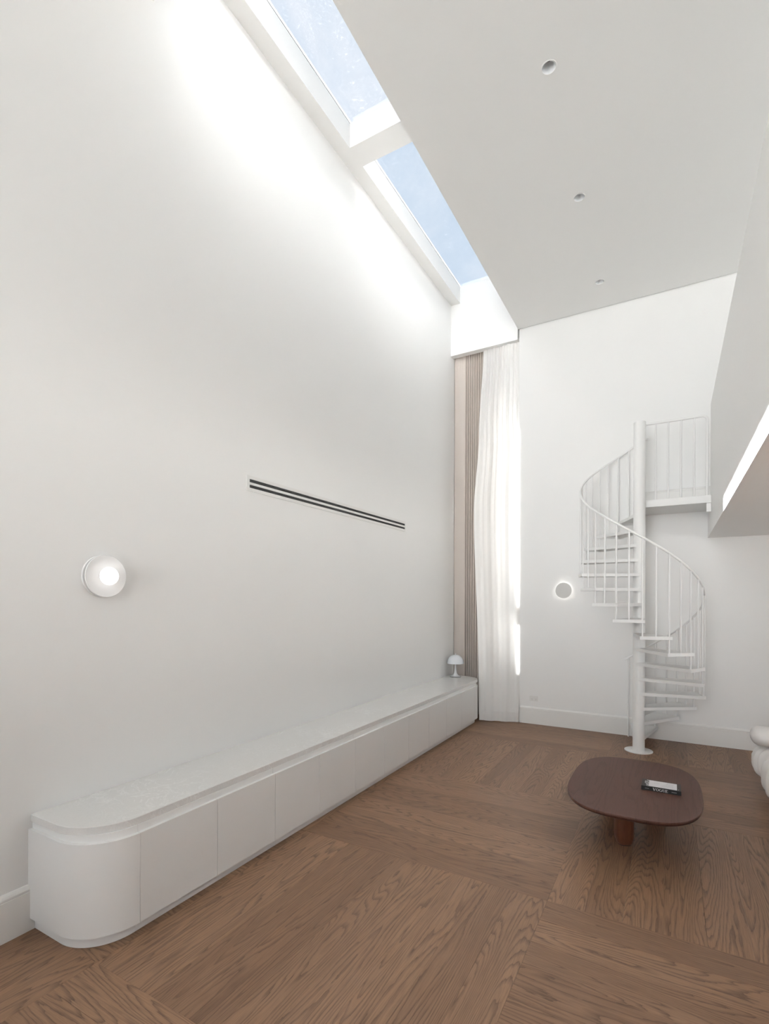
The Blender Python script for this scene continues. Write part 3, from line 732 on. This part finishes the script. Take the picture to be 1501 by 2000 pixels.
for j in range(41):
    z = 0.015+(ZCT-0.015)*j/40; Rr.append([(xdrape(i/300, z), ydrape(i/300, z), z) for i in range(301)])
o = MB().stack(Rr, False, False, closed=False).build('curtain_panel', DRAPE, t, smooth=75); o.location = (2.65, -7.15, 0)
mbt = MB(); mbt.box(XL+0.002, XJ-0.004, 7.095, 7.20, 5.396, 5.40)
struct(mbt.build('trim_6', TRIM), 'white curtain track above the window bay')

# ------------------------------------------------------------------ sofa
t = thing('sofa', 'low plump white tufted sofa cut off by the right edge', 'sofa', (1.15, 4.4, 0))
def puff(name, c, h, e=2.6, pleat=0.010, n=72, m_=36, freq=18, ph=0):
    R = []
    for j in range(1, m_):
        v = -PI/2+PI*j/m_; row = []
        for i in range(n):
            u = 2*PI*i/n
            cu, su, cv_, sv = math.cos(u), math.sin(u), math.cos(v), math.sin(v)
            P = lambda q: math.copysign(abs(q)**(2/e), q)
            w_ = pleat*(1.6*abs(math.sin(u*freq/2+ph))**0.6-1.2)*(1 if sv < 0.1 else 0.6)
            k = 1+w_/min(h[0], h[1])*3
            row.append((c[0]+h[0]*P(cv_)*P(cu)*k, c[1]+h[1]*P(cv_)*P(su)*k, c[2]+h[2]*P(sv)))
        R.append(row)
    o = MB().stack(R).build(name, SOFA, t, smooth=80); o.location = (-1.15, -4.4, 0); return o
puff('armrest', (1.130, 5.62, 0.262), (0.478, 0.200, 0.182), 3.2, 0.005, freq=20, ph=0.3)
cap = [(0.082*math.sin(PI/2*k/8), 0.62+0.07*(1-math.cos(PI/2*k/8))) for k in range(1, 9)]
cap += [(0.082, 1.2), (0.082, 1.58)] + [(0.082*math.cos(PI/2*k/8), 1.58+0.07*math.sin(PI/2*k/8)) for k in range(1, 8)]
mr = MB(); rg = []
for r_, h_ in cap:
    rg.append([(h_, 2.0*r_*math.cos(2*PI*i/56), r_*math.sin(2*PI*i/56)*(1+0.015*math.sin(i*6))) for i in range(56)])
o = mr.stack(rg).build('armrest_roll', SOFA, t, smooth=80); o.location = (-1.15, 5.57-4.4, 0.500)
for k, yy in enumerate((5.03, 4.23, 3.43)):
    puff('seat_cushion', (1.15, yy, 0.262), (0.500, 0.405, 0.178), 3.4, 0.006, freq=26, ph=k)
    puff('back_cushion', (1.60, yy, 0.52), (0.17, 0.41, 0.20), 3.0, 0.008, freq=18, ph=k)
bs = MB().box(0.80, 1.72, 3.10, 5.72, 0.035, 0.16).build('base', SOFA, t, bevel=0.03, smooth=60); bs.location = (-1.15, -4.4, 0)
for fx in (0.86, 1.66):
    for fy in (3.16, 5.66):
        o = MB().lathe([(0.022,0.0003),(0.024,0.036)], n=20).build('foot', BLACK, t, smooth=30); o.location = (fx-1.15, fy-4.4, 0)
